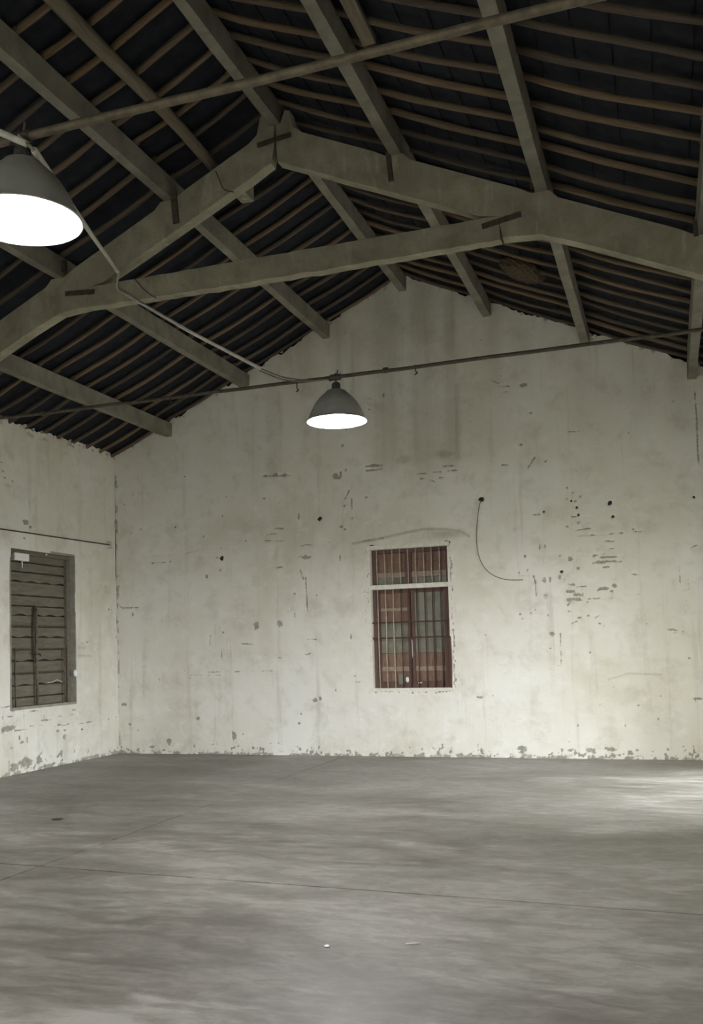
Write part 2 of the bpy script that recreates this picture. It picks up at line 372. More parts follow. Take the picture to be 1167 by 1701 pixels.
# ------------------------------------------------------------------ the setting: back gable wall
BW = (4.055, 5.155, 0.93, 2.85)           # barred window in the gable wall  x0 x1 z0 z1
LW = (-2.48, -1.09, 0.85, 2.90)           # boarded window in the left wall  y0 y1 z0 z1
def paint_back(A, B):
    p = Painter(A, B, lambda x, y: (lambda v: (v[0], v[2]))(on_y(x, y))); p.pxm = 118.0
    L, O = p.line, p.blob
    p.frame(180, 700, 2.652)
    for q in ((106, 308, 109, 368), (190, 624, 252, 620), (45, 806, 58, 822, 130, 820), (470, 600, 500, 600), (690, 512, 702, 498, 750, 493),
              (690, 525, 770, 527), (740, 645, 785, 638), (845, 655, 858, 695), (868, 690, 876, 835), (820, 845, 821, 900), (488, 905, 490, 935),
              (447, 945, 445, 985), (497, 1010, 496, 1040), (1020, 590, 1019, 612), (1070, 340, 1072, 385), (850, 548, 875, 542, 900, 547),
              (585, 980, 630, 982), (878, 960, 915, 961), (865, 1028, 888, 1024), (1085, 1150, 1108, 1148), (100, 485, 96, 497), (450, 945, 447, 960)):
        L(*q, w=5, a=0.9)
    L(62, 640, 75, 605, 340, 580, 420, 562, 520, 555, w=3, a=0.55); L(340, 582, 400, 600, 470, 600, w=3, a=0.45)
    L(440, 1105, 730, 1099, w=5, a=0.62); L(360, 1120, 500, 1119, w=4, a=0.6); L(560, 1115, 700, 1113, w=3, a=0.5); L(715, 1150, 770, 1148, w=3, a=0.45)
    L(700, 474, 770, 470, w=9, a=0.7); L(670, 241, 800, 238, w=7, a=0.75)
    for q in ((273, 617, 5, 4), (108, 850, 5, 8), (492, 655, 4, 7), (433, 682, 5, 11), (502, 416, 4, 4), (837, 418, 4, 12), (820, 760, 5, 4), (917, 767, 4, 4),
              (650, 900, 14, 15), (753, 892, 16, 12), (505, 930, 5, 4), (70, 1247, 12, 7), (908, 1226, 11, 9), (931, 1221, 6, 9), (690, 239, 8, 6), (735, 236, 9, 8),
              (775, 237, 10, 7), (1000, 240, 13, 12), (1020, 236, 5, 16), (1025, 462, 6, 5), (1040, 475, 5, 4), (1030, 105, 5, 8), (1045, 35, 8, 4), (868, 597, 22, 10),
              (265, 1410, 10, 16), (95, 1335, 6, 6), (130, 1362, 5, 4), (393, 1310, 8, 7), (848, 1290, 4, 4), (592, 1378, 3, 4), (552, 1385, 10, 18), (1085, 1122, 5, 4),
              (1000, 1185, 4, 7), (1068, 948, 3, 12), (605, 525, 6, 4), (685, 339, 6, 4), (335, 243, 5, 4), (518, 331, 4, 4), (420, 506, 4, 4), (838, 1330, 6, 5), (222, 1138, 3, 8)):
        O(*q, a=0.95)
    for q in ((295, 466, 4, 4), (498, 603, 7, 9), (928, 429, 9, 8)): O(*q, ch='dark')
    p.frame(560, 640, 3.89)
    for q, w in (((185, 521, 285, 515), 15), ((190, 550, 290, 540), 11), ((520, 570, 570, 568), 8), ((620, 561, 670, 558), 8), ((540, 605, 580, 601), 15), ((600, 612, 630, 622), 10),
                 ((660, 595, 680, 596), 8), ((715, 552, 775, 547), 7), ((685, 522, 770, 516), 4), ((1040, 5, 1110, 5), 6), ((1060, 42, 1095, 42), 8), ((1060, 517, 1085, 516), 5), ((92, 730, 94, 790), 6),
                 ((75, 680, 45, 740), 5), ((30, 548, 10, 600), 9)):
        L(*q, w=w, a=0.9)
    for q in ((205, 157, 8, 6), (275, 207, 6, 5), (95, 858, 4, 10), (22, 912, 9, 6), (45, 930, 5, 5), (28, 388, 5, 9), (55, 545, 6, 8), (185, 722, 8, 7), (45, 775, 8, 8), (297, 62, 7, 14), (205, 85, 9, 6)): O(*q, a=0.9)
    L(100, 1022, 200, 1005, 300, 985, 400, 962, 560, 930, 700, 930, 800, 945, 850, 975, w=16, a=0.95, ch='stain', soft=True)
    L(150, 1008, 210, 1000, 300, 988, w=4, a=0.8)
    O(700, 962, 120, 32, a=0.9, ch='stain', soft=True); O(700, 445, 80, 32, a=0.9, ch='stain', soft=True); O(420, 480, 90, 40, a=0.7, ch='stain', soft=True)
    p.frame(860, 840, 5.835)
    for q, w in (((150, 88, 205, 85), 8), ((520, 105, 560, 103), 7), ((523, 170, 525, 240), 11), ((520, 262, 560, 235), 20), ((560, 235, 700, 218), 12), ((700, 285, 860, 277), 10),
                 ((890, 272, 930, 268), 14), ((980, 265, 1010, 265), 7), ((1130, 250, 1190, 247), 12), ((850, 343, 930, 343), 9), ((770, 417, 795, 417), 8), ((880, 417, 920, 417), 18),
                 ((733, 485, 738, 550), 22), ((740, 480, 840, 465), 15), ((800, 497, 900, 495), 18), ((900, 495, 985, 490), 8), ((750, 549, 860, 541), 24), ((860, 540, 1000, 536), 16),
                 ((825, 597, 880, 592), 12), ((490, 765, 540, 768), 22), ((565, 787, 660, 780), 12), ((620, 815, 625, 880), 12), ((480, 835, 535, 830), 22), ((550, 862, 600, 862), 24),
                 ((490, 912, 600, 915), 34), ((480, 965, 520, 920), 16), ((545, 940, 562, 945), 30), ((620, 920, 670, 930), 16), ((680, 905, 780, 900), 11), ((775, 815, 800, 802), 18),
                 ((800, 801, 870, 800), 25), ((1110, 662, 1190, 666), 10), ((480, 1020, 520, 1030), 8), ((745, 1090, 780, 1065), 10), ((515, 1150, 540, 1130, 575, 1120), 8), ((150, 680, 165, 740, 175, 880), 7)):
        L(*q, w=w, a=0.92)
    L(580, 295, 700, 288, w=16, a=0.6, ch='stain', soft=True); L(780, 900, 950, 890, w=6, a=0.5); L(0, 680, 140, 678, w=6, a=0.5); L(620, 105, 720, 110, w=6, a=0.5)
    L(520, 470, 690, 475, 690, 505, w=7, a=0.5); L(1040, 860, 1190, 852, w=6, a=0.5)
    for q in ((505, 512, 22, 24, .8), (580, 605, 16, 12, .8), (400, 695, 13, 20, .8), (310, 720, 13, 24, .8), (250, 725, 26, 34, .6), (270, 880, 20, 36, .6), (935, 775, 24, 16, .9), (910, 832, 15, 15, .9),
              (600, 1087, 18, 8, .9), (793, 1142, 9, 8, 1), (20, 1050, 9, 9, .9), (40, 1095, 9, 9, .8), (122, 1043, 9, 8, .9), (290, 1060, 9, 9, .8), (168, 1010, 8, 9, .8), (65, 490, 10, 14, .9),
              (90, 625, 9, 16, .7), (210, 405, 8, 24, .7), (260, 395, 8, 20, .7), (405, 487, 8, 12, .8), (480, 202, 14, 12, .7), (583, 160, 12, 10, .7), (10, 650, 9, 9, .9), (1115, 225, 6, 10, .8), (450, 715, 12, 8, .7)):
        O(*q[:4], a=q[4])
    for q in ((247, 57, 9, 8), (567, 17, 9, 9), (583, 90, 9, 9), (917, 108, 9, 11), (421, 641, 14, 10)): O(*q, ch='dark')
    p.frame(780, 600, 2.43)
    for q, w in (((90, 30, 130, 28), 7), ((110, 50, 150, 70), 6), ((90, 80, 120, 90), 6), ((130, 122, 150, 122), 6), ((100, 100, 140, 104), 5), ((130, 418, 155, 418), 4), ((845, 820, 848, 890), 4), ((880, 880, 885, 920, 850, 930), 4),
                 ((800, 1082, 860, 1090), 7), ((815, 1096, 840, 1096), 5), ((365, 1100, 366, 1150), 5), ((366, 1170, 368, 1250), 5), ((580, 1315, 600, 1308), 6), ((390, 285, 440, 282), 5), ((890, 755, 915, 742), 5)):
        L(*q, w=w, a=0.75)
    L(905, 85, 915, 230, 920, 380, 928, 440, w=3, a=0.95); L(370, 1280, 374, 1400, 378, 1470, w=4, a=0.42)
    L(560, 1285, 640, 1260, 770, 1265, w=7, a=0.6, ch='stain', soft=True); L(235, 430, 250, 405, 260, 390, w=8, a=0.65)
    for q in ((215, 95, 13, 7), (207, 337, 10, 6), (305, 403, 5, 6), (430, 440, 4, 4), (392, 510, 4, 4), (425, 565, 5, 4), (430, 590, 5, 6), (390, 555, 5, 4), (415, 530, 5, 4), (445, 545, 4, 5), (437, 620, 5, 5), (207, 1565, 17, 13),
              (490, 1573, 18, 9), (570, 1565, 20, 7), (645, 1583, 10, 7), (770, 1352, 4, 5), (760, 1445, 4, 4), (485, 1175, 4, 4), (127, 1228, 4, 3), (715, 1058, 4, 3), (525, 1058, 4, 3), (62, 1106, 4, 3), (435, 1470, 3, 4),
              (325, 1160, 4, 5), (330, 1100, 9, 10), (885, 1198, 6, 4), (93, 1350, 3, 4), (625, 1472, 3, 4), (245, 208, 5, 4), (640, 290, 4, 3), (40, 1357, 12, 4), (920, 1362, 14, 4), (680, 1390, 4, 3)): O(*q, a=0.85)
    for q in ((565, 573, 6, 7), (577, 628, 5, 5), (903, 548, 5, 5), (47, 558, 9, 8), (408, 563, 4, 4)): O(*q, ch='dark')
    p.frame(0, 0, 1)
    for q in ((617, 908, 3.0, 2.5), (742, 900.5, 4, 2.5)): O(*q, ch='dark')
    rs = random.Random(4)
    for k in range(46):                                        # flaking edge beside the barred window
        y = 906 + k * 5.2; x = 746 + (y - 905) * 0.038
        if rs.random() < 0.8: O(x + rs.uniform(-1.5, 2.0), y, rs.uniform(0.8, 2.0), rs.uniform(1.5, 4), a=rs.uniform(0.7, 1.0))
        if rs.random() < 0.35: O(611 + (y - 905) * 0.03 + rs.uniform(-3, 0), y, rs.uniform(0.8, 1.4), rs.uniform(1.2, 2.5), a=0.8)
    for k in range(26): O(612 + k * 5.6, 1147 + rs.uniform(-1, 4), rs.uniform(1, 3), rs.uniform(0.8, 1.6), a=rs.uniform(0.5, 0.85))
    L(601, 918, 605, 960, 608, 1060, w=2, a=0.45); L(608, 960, 604, 990, w=2, a=0.5)
    # water marks running down from the roof
    for (x, y0, y1, w, a) in ((640, 500, 760, 26, .5), (560, 520, 690, 12, .42), (590, 560, 700, 16, .35), (500, 540, 640, 20, .4), (700, 470, 560, 22, .5), (745, 500, 770, 12, .45), (700, 600, 780, 30, .4),
                              (820, 520, 620, 16, .4), (860, 540, 620, 18, .35), (450, 610, 780, 16, .36), (690, 640, 770, 12, .45), (1130, 610, 700, 22, .35), (420, 660, 800, 20, .25), (960, 580, 700, 18, .25), (1060, 600, 760, 20, .2), (757, 640, 760, 6, .5)):
        L(x, y0, x + 2, y1, w=w * 2.0, a=a * 1.1, ch='stain', soft=True)
    # general scatter of chips, denser along the floor
    n = vnoise(A, B, 18, 21) * 0.5 + vnoise(A, B, 42, 22) * 0.5
    low = np.clip((0.34 - B) / 0.34, 0, 1) ** 1.6
    m = np.clip((n + low * 0.34 - 0.80) * 5, 0, 1)
    p.ch['wear'] = np.maximum(p.ch['wear'], m * 0.9)
    base = np.clip((0.055 + 0.035 * vnoise(A, B, 9, 23) - B) / 0.05, 0, 1) * np.clip((vnoise(A, B, 14, 25) - 0.22) * 3, 0, 1)
    p.ch['wear'] = np.maximum(p.ch['wear'], base * 0.72)
    edge = np.clip((0.06 + 0.04 * vnoise(A, B, 5, 24) - A) / 0.05, 0, 1) * np.clip((vnoise(A, B, 13, 26) - 0.45) * 4, 0, 1)
    p.ch['wear'] = np.maximum(p.ch['wear'], edge * 0.65)
    m2 = np.clip((vnoise(A, B, 26, 27) * 0.6 + vnoise(A, B, 3, 28) * 0.4 - 0.86) * 8, 0, 1)
    p.ch['wear'] = np.maximum(p.ch['wear'], m2 * 0.6)
    return p
STEP = 0.0125
us = axis_with(0.0, XW, STEP, (BW[0], BW[1], XW / 2))
zs = axis_with(0.0, 4.3, STEP, (BW[2], BW[3]))
rj = np.random.RandomState(5)
top = np.array([zr(u) for u in us]) + 0.02 + (vnoise(us, us * 0, 6, 31) - 0.5) * 0.07 + (vnoise(us, us * 0, 25, 32) - 0.5) * 0.035
nup = 120
V = np.concatenate([np.repeat(zs[None, :], len(us), 0), 4.3 + (top[:, None] - 4.3) * (np.linspace(0, 1, nup + 1)[1:])[None, :]], 1)
wall_back = grid_wall('wall_back', us, V, lambda A, B, D: np.stack([A, D, B], 1), BW, paint_back, MW)
tag(wall_back, 'stained limewashed gable wall with chipped plaster', kind='structure')
bm = bmesh.new()
prism(bm, [(-0.45, -0.2), (XW + 0.45, -0.2), (XW + 0.45, 4.45), (XW / 2, 6.9), (-0.45, 4.45)], 'y', 0.26, 0.5)
prism(bm, [(0, 4.25), (XW, 4.25), (XW, 4.45), (XW / 2, 6.56), (0, 4.45)], 'y', 0.045, 0.26)
o = to_obj('masonry_core', bm, MWP, wall_back)

# ------------------------------------------------------------------ left wall
def paint_left(A, B):
    p = Painter(A, B, lambda x, y: (lambda v: (v[1], v[2]))(on_x(x, y))); p.pxm = 100.0
    L, O = p.line, p.blob
    p.frame(0, 840, 3.403)
    L(657, 0, 652, 80, 640, 125, w=4, a=1); L(655, 380, 665, 460, w=3, a=.8); L(595, 450, 597, 490, w=3, a=.7); L(465, 775, 485, 775, 500, 768, w=4, a=.8)
    L(440, 802, 485, 805, w=12, a=.5, ch='stain', soft=True); L(440, 848, 515, 850, w=14, a=.55, ch='stain', soft=True)
    O(145, 95, 16, 10); O(168, 120, 10, 5); O(615, 587, 5, 5); O(629, 587, 4, 4); O(603, 630, 6, 5, a=.7); O(655, 745, 5, 8); O(135, 183, 5, 4)
    p.frame(0, 1130, 5.835)
    for q, w, a in (((120, 300, 235, 298), 16, .75), ((297, 308, 312, 300, 420, 288), 10, .9), ((75, 352, 145, 355), 12, .95), ((35, 482, 138, 455), 34, 1), ((20, 515, 45, 495), 12, .9), ((145, 492, 260, 475), 8, .9),
                    ((295, 447, 410, 435), 11, .7), ((400, 330, 410, 355), 7, .8), ((432, 340, 432, 360), 10, 1), ((400, 392, 500, 382), 12, .9), ((575, 352, 600, 345), 8, .9), ((685, 338, 735, 325), 9, .9),
                    ((710, 288, 735, 288), 9, 1), ((770, 300, 780, 315), 8, .9), ((765, 425, 900, 400), 8, 1), ((535, 450, 550, 450), 10, .9), ((560, 435, 590, 430), 16, .9), ((600, 438, 640, 438), 9, .9),
                    ((655, 425, 720, 412), 12, .9), ((205, 605, 235, 598), 16, 1), ((110, 655, 130, 648), 14, 1), ((0, 272, 110, 250), 5, .9), ((560, 745, 608, 685), 20, .85), ((380, 735, 415, 690), 15, .85),
                    ((90, 780, 90, 880), 8, .9), ((125, 500, 120, 640), 4, .5)):
        L(*q, w=w, a=a)
    for q in ((565, 492, 17, 8), (635, 485, 17, 9), (627, 550, 20, 18), (190, 560, 8, 18), (265, 565, 9, 17), (265, 602, 6, 6), (600, 715, 14, 26), (380, 775, 32, 30), (250, 800, 70, 38), (135, 850, 45, 28), (1050, 378, 8, 7), (1125, 355, 5, 5), (30, 365, 5, 14)):
        O(*q, a=.95)
    O(803, 476, 9, 8, ch='dark')
    p.frame(0, 680, 5.835)
    for q in ((240, 1093, 26, 16), (285, 1138, 15, 9), (120, 700, 9, 12), (45, 660, 14, 7), (10, 510, 22, 5), (30, 600, 12, 8)): O(*q, a=.85)
    O(70, 740, 50, 14, a=.6, ch='stain', soft=True); O(740, 740, 60, 40, a=.3, ch='stain', soft=True); O(640, 430, 60, 14, a=.4, ch='stain', soft=True)
    n = vnoise(A + 9, B, 18, 41) * 0.5 + vnoise(A + 9, B, 42, 42) * 0.5
    low = np.clip((0.36 - B) / 0.36, 0, 1) ** 1.5
    p.ch['wear'] = np.maximum(p.ch['wear'], np.clip((n + low * 0.28 - 0.79) * 5, 0, 1) * 0.85)
    base = np.clip((0.06 + 0.04 * vnoise(A + 9, B, 9, 43) - B) / 0.05, 0, 1) * np.clip((vnoise(A, B, 14, 44) - 0.22) * 3, 0, 1)
    p.ch['wear'] = np.maximum(p.ch['wear'], base * 0.72)
    # grimy ragged strip below the eaves where the pole ends were bedded
    e = np.clip((B - 4.44 - 0.06 * (vnoise(A + 9, B, 7, 45) - 0.5) * 2) / 0.04, 0, 1) * np.clip((vnoise(A + 9, B, 11, 46) - 0.35) * 3, 0, 1)
    p.ch['wear'] = np.maximum(p.ch['wear'], e * 0.6)
    c = np.clip((A + 0.05 - 0.05 * vnoise(A + 9, B, 5, 47)) / 0.04, 0, 1) * np.clip((vnoise(A + 9, B, 9, 48) - 0.55) * 4, 0, 1)
    p.ch['wear'] = np.maximum(p.ch['wear'], c * 0.65)
    return p
us = axis_with(-3.6, 0.0, STEP, (LW[0], LW[1])); zs = axis_with(0.0, 4.4, STEP, (LW[2], LW[3]))
topl = 4.56 + (vnoise(us + 9, us * 0, 5, 51) - 0.5) * 0.07 + (vnoise(us + 9, us * 0, 22, 52) - 0.5) * 0.03
V = np.concatenate([np.repeat(zs[None, :], len(us), 0), 4.4 + (topl[:, None] - 4.4) * np.linspace(0, 1, 15)[1:][None, :]], 1)
wall_left = grid_wall('wall_left', us, V, lambda A, B, D: np.stack([-D, A, B], 1), LW, paint_left, MW)
tag(wall_left, 'limewashed side wall with peeling patches', kind='structure')
bm = bmesh.new(); box(bm, -0.5, -0.26, YF - 0.3, 0.5, -0.2, 4.30); to_obj('masonry_core', bm, MWP, wall_left)
bm = bmesh.new(); box(bm, -0.26, 0.0, YF - 0.3, -3.6, -0.2, 4.56); box(bm, -0.26, -0.04, -3.6, 0.3, 4.2, 4.50); to_obj('plaster_face', bm, MWP, wall_left)

# right and front walls with the openings the daylight comes through
def pierced(bm, a0, a1, z1, opens, mk):
    cur = a0
    for (p, q, zb, zt) in sorted(opens):
        mk(bm, cur, p, -0.2, z1)
        if zb > 0: mk(bm, p, q, -0.2, zb)
        mk(bm, p, q, zt, z1); cur = q
    mk(bm, cur, a1, -0.2, z1)
bm = bmesh.new(); pierced(bm, YF - 0.3, 0.5, 4.56, RIGHT_OPEN, lambda b, p, q, za, zb: box(b, XW, XW + 0.26, p, q, za, zb))
tag(to_obj('wall_right', bm, MWP), 'limewashed side wall with open doorway', kind='structure')
bm = bmesh.new(); box(bm, XW + 0.26, XW + 1.9, -3.55, -3.3, -0.2, 3.4); box(bm, XW + 0.26, XW + 1.9, -1.5, -1.25, -0.2, 3.4)  # added unseen baffles that keep the doorway daylight off the gable wall
tag(to_obj('wall_daylight_baffle', bm, M_TRUSS), 'pair of added baffle walls outside the side doorway, narrowing its daylight', kind='structure')
bm = bmesh.new(); pierced(bm, -0.3, XW + 0.3, 4.5, FRONT_OPEN, lambda b, p, q, za, zb: box(b, p, q, YF - 0.26, YF, za, zb))
prism(bm, [(-0.3, 4.5), (XW + 0.3, 4.5), (XW / 2, 6.75)], 'y', YF - 0.26, YF)
tag(to_obj('wall_front', bm, MWP), 'limewashed end wall with open gateway', kind='structure')

# ------------------------------------------------------------------ floor: cast slabs with open joints
bm = bmesh.new(); box(bm, -0.25, XW + 0.25, YF - 0.25, 0.25, -0.2, -0.03)
floor = tag(to_obj('floor', bm, M_CABLE), 'grey trowelled concrete floor', kind='structure')
JX, JY0, JY1, JG = 3.62, -6.80, -7.03, 0.007      # long joint, cross joint (runs slightly askew)
def jy(x): return JY0 + (JY1 - JY0) * (x - 3.0) / 5.0
def slab(c):
    b = bmesh.new(); v0 = [b.verts.new((x, y, -0.03)) for x, y in c]; v1 = [b.verts.new((x, y, 0.0)) for x, y in c]
    b.faces.new(v1); n = len(c)
    for i in range(n): b.faces.new((v0[i], v0[(i + 1) % n], v1[(i + 1) % n], v1[i]))
    es = [e for e in b.edges if all(abs(v.co.z) < 1e-6 for v in e.verts)]
    bmesh.ops.bevel(b, geom=es, offset=0.005, segments=2, affect='EDGES')
    to_obj('floor_slab', b, MF, floor)
for xa, xb in ((-0.02, JX - JG / 2), (JX + JG / 2, XW + 0.02)):
    slab([(xa, jy(xa) + JG / 2), (xb, jy(xb) + JG / 2), (xb, 0.04), (xa, 0.04)])
    slab([(xa, YF - 0.2), (xb, YF - 0.2), (xb, jy(xb) - JG / 2), (xa, jy(xa) - JG / 2)])

bm = bmesh.new(); box(bm, XW + 0.26, XW + 26, -40, 12, -0.3, -0.02); tag(to_obj('ground_side', bm, M_REVEAL), 'bare concrete yard outside the side doorway', kind='structure')
bm = bmesh.new(); box(bm, -14, XW + 0.26, -40, YF - 0.26, -0.3, -0.02); tag(to_obj('ground_front', bm, M_REVEAL), 'bare concrete yard outside the gateway', kind='structure')

# ------------------------------------------------------------------ roof: tile deck and rafter poles
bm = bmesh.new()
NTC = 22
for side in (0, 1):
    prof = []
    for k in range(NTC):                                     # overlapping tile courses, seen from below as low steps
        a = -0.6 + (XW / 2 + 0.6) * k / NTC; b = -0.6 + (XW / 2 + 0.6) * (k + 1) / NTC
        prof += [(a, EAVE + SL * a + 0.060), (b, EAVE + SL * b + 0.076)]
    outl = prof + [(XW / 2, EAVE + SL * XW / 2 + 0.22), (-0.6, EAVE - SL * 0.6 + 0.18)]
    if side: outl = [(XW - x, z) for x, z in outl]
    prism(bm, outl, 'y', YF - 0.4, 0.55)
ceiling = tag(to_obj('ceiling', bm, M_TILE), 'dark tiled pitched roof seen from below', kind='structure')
PX = [0.95, 2.24, 3.51, 4.65, 5.81, 7.08, 8.35]              # purlin centre lines
rnd = random.Random(12)
def pole_mesh(i, mat):
    r = random.Random(100 + i); n = 9; bm = bmesh.new(); pts = []; rad = []
    ph, am, sg = r.uniform(0, 6), r.uniform(0.006, 0.016), r.uniform(0.008, 0.032)
    r0, r1 = r.uniform(0.024, 0.032), r.uniform(0.022, 0.030)
    for k in range(n + 1):
        t = k / n
        pts.append((t - 0.5, math.sin(t * 5 + ph) * am, -sg * math.sin(math.pi * t) + math.sin(t * 7 + ph * 2) * 0.004)); rad.append(r0 + (r1 - r0) * t + r.uniform(-0.002, 0.002))
    tube(bm, pts, 0.03, 8, True, rad)
    me = bpy.data.meshes.new('rafter_pole'); bm.to_mesh(me); bm.free()
    for p in me.polygons: p.use_smooth = True
    me.materials.append(mat); return me
PM = {0: [pole_mesh(i, M_POLE) for i in range(6)], 1: [pole_mesh(i + 6, M_POLE) for i in range(6)]}
ANG = math.atan(SL)
GAPS = [(-0.1, 0.95), (0.95, 2.24), (2.24, 3.51), (3.51, 4.64)]
def put_pole(side, g, y):
    a, b = GAPS[g]; a2 = a - (0.05 if g else 0); b2 = b + (0.05 if g < 3 else 0)
    xm = (a2 + b2) / 2; L = (b2 - a2) / math.cos(ANG)
    o = bpy.data.objects.new('rafter_pole', rnd.choice(PM[side])); COL.objects.link(o); o.parent = ceiling
    x = xm if side == 0 else XW - xm
    o.location = (x, y, zr(x) + 0.033 + rnd.uniform(-0.003, 0.003))
    o.rotation_euler = (0, -ANG if side == 0 else ANG, rnd.uniform(-0.018, 0.018)); o.scale = (L, 1, 1)
    return o
for side in (0, 1):
    for g in range(4):
        y = -0.06 - (0.0 if side == 0 else 0.06) - rnd.uniform(0, 0.03)
        while y > -9.3:
            put_pole(side, g, y + rnd.uniform(-0.022, 0.022)); y -= 0.342
bm = bmesh.new()                                             # the poles further back, behind the camera
for side in (0, 1):
    y = -9.5
    while y > YF:
        p = [(-0.1, y, EAVE - 0.045 + 0.037), (4.64, y, EAVE + SL * 4.64 + 0.037)]
        tube(bm, [(x if side == 0 else XW - x, yy, z) for x, yy, z in p], 0.032, 6); y -= 0.342
tag(to_obj('far_rafter_poles', bm, M_POLE, ceiling), kind='stuff')

# ------------------------------------------------------------------ trusses
def make_truss(Y, label, near=False):
    t = empty('roof_truss', (XW / 2, Y, 4.3)); tag(t, label, 'truss', 'concrete roof trusses')
    h = 0.335; T = 0.13; y0, y1 = Y - T / 2, Y + T / 2
    ZT = lambda x: zr(x) - 0.22
    r = random.Random(int(-Y * 10))
    for s in (0, 1):
        fx = (lambda x: x) if s == 0 else (lambda x: XW - x)
        tops = [(0.0, ZT(0.0))]
        for c in PX[:3]:                                      # raised seats that carry the purlins
            tops += [(c - 0.15, ZT(c - 0.15)), (c - 0.085, ZT(c) + 0.02), (c - 0.06, ZT(c) + 0.005), (c + 0.06, ZT(c) + 0.005), (c + 0.085, ZT(c) + 0.03), (c + 0.19, ZT(c + 0.19))]
        tops += [(4.38, ZT(4.38)), (4.47, ZT(4.47) + 0.03), (4.50, ZT(4.55) + 0.17), (4.555, ZT(4.55) + 0.19), (4.585, ZT(4.65) + 0.012), (4.645, ZT(4.65) + 0.012)]
        bots = [(4.640, ZT(4.65) - 0.16), (4.60 if s == 0 else 4.632, ZT(4.62) - h)]
        for k in range(1, 9):
            x = 4.62 - (4.62 - 2.75) * k / 8; bots.append((x, ZT(x) - h + r.uniform(-0.004, 0.004)))
        bots += [(2.66, 5.195), (2.585, 5.185), (2.565, 4.985), (2.40, 4.978), (2.24, 4.972), (1.9, ZT(1.9) - h), (0.0, ZT(0.0) - h)]
        pts = [(fx(x), z) for x, z in tops + bots]
        bm = bmesh.new(); prism(bm, pts, 'y', y0, y1, 0.008)
        bmesh.ops.triangulate(bm, faces=[f for f in bm.faces if len(f.verts) > 4])
        to_obj('rafter', bm, M_TRUSS, t)
    # collar beam, ragged along its lower arris
    n = 44; xa, xb = 2.57, 6.715
    up = [(xa + (xb - xa) * k / n, 5.188 + r.uniform(-0.003, 0.003)) for k in range(n + 1)]
    dn = [(xa + (xb - xa) * k / n, 4.982 + r.uniform(-0.008, 0.006) - 0.012 * math.sin(math.pi * k / n)) for k in range(n, -1, -1)]
    bm = bmesh.new(); prism(bm, up + dn, 'y', y0 + 0.005, y1 - 0.005, 0.006)
    bmesh.ops.triangulate(bm, faces=[f for f in bm.faces if len(f.verts) > 4])
    to_obj('collar_beam', bm, M_TRUSS, t)
    # flat steel splice plates over the joints
    for (xa, za, xb, zb) in ((4.47, 6.262, 4.81, 6.30), (2.325, 5.155, 2.665, 5.125), (6.565, 5.112, 6.905, 5.165)):
        a = math.atan2(zb - za, xb - xa); d = Vector((math.cos(a), 0, math.sin(a))); nn = Vector((-d.z, 0, d.x)) * 0.024
        A, B = Vector((xa, 0, za)), Vector((xb, 0, zb))
        bm = bmesh.new(); prism(bm, [((p).x, (p).z) for p in (A - nn, B - nn, B + nn, A + nn)], 'y', y0 - 0.014, y0 - 0.0005, 0.002)
        pl = to_obj('splice_plate', bm, M_STEEL, t)
        for f in (0.12, 0.88):
            c = A.lerp(B, f); to_obj('bolt', tube(bmesh.new(), [(c.x, y0 - 0.026, c.z), (c.x, y0 - 0.012, c.z)], 0.010, 6), M_STEEL, pl)
    # upright straps and clips tying purlins to the rafter
    for (xa, za, xb, zb, wd) in ((3.575, 5.985, 3.60, 5.66, 0.032), (5.745, 5.94, 5.765, 5.665, 0.022), (2.31, 5.50, 2.31, 5.39, 0.03), (8.285, 4.87, 8.285, 4.735, 0.018), (7.0, 5.42, 7.0, 5.36, 0.012)):
        bm = bmesh.new(); prism(bm, [(xa - wd, za), (xb - wd, zb), (xb + wd, zb), (xa + wd, za)], 'y', y0 - 0.022, y0 - 0.0005, 0.002)
        to_obj('strap', bm, M_STEEL, t)
    return t, y0
T1, T2, T3 = -4.5, -8.94, -13.4
truss1, TF = make_truss(T1, 'weathered precast concrete A-shaped truss spanning the hall in front of the gable wall')
make_truss(T2, 'concrete roof truss above the tie rod with the dazzling lamp')
make_truss(T3, 'concrete roof truss beside the entrance gateway')
bc = on_y(404, 322, T1 + 0.2)
to_obj('bearing_block', bx(bc[0] - 0.07, bc[0] + 0.06, T1 + 0.065, T1 + 0.32, bc[2] - 0.035, bc[2] + 0.16, 0.006), M_TRUSS, truss1)
# dark wires draped over the rafter and collar
def wire(name, pts, r, mat, label, cat, group=None, k=6):
    o = to_obj(name, tube(bmesh.new(), catmull(pts, k), r, 6), mat, None, True, pts[0]); return tag(o, label, cat, group)
wire('cable', [tuple(on_y(x, y, TF - 0.008)) for x, y in ((358, 284), (363, 296), (370, 312), (378, 317), (388, 319))] , 0.005, M_CABLE,
     'short black cable looped over the truss rafter by the round timber', 'cable')
wire('cable', [tuple(on_y(x, y, TF - 0.004)) for x, y in ((224, 464), (234, 476), (246, 487), (260, 496))], 0.004, M_CABLE,
     'thin black cable crossing the collar beam beside the white conduit', 'cable')

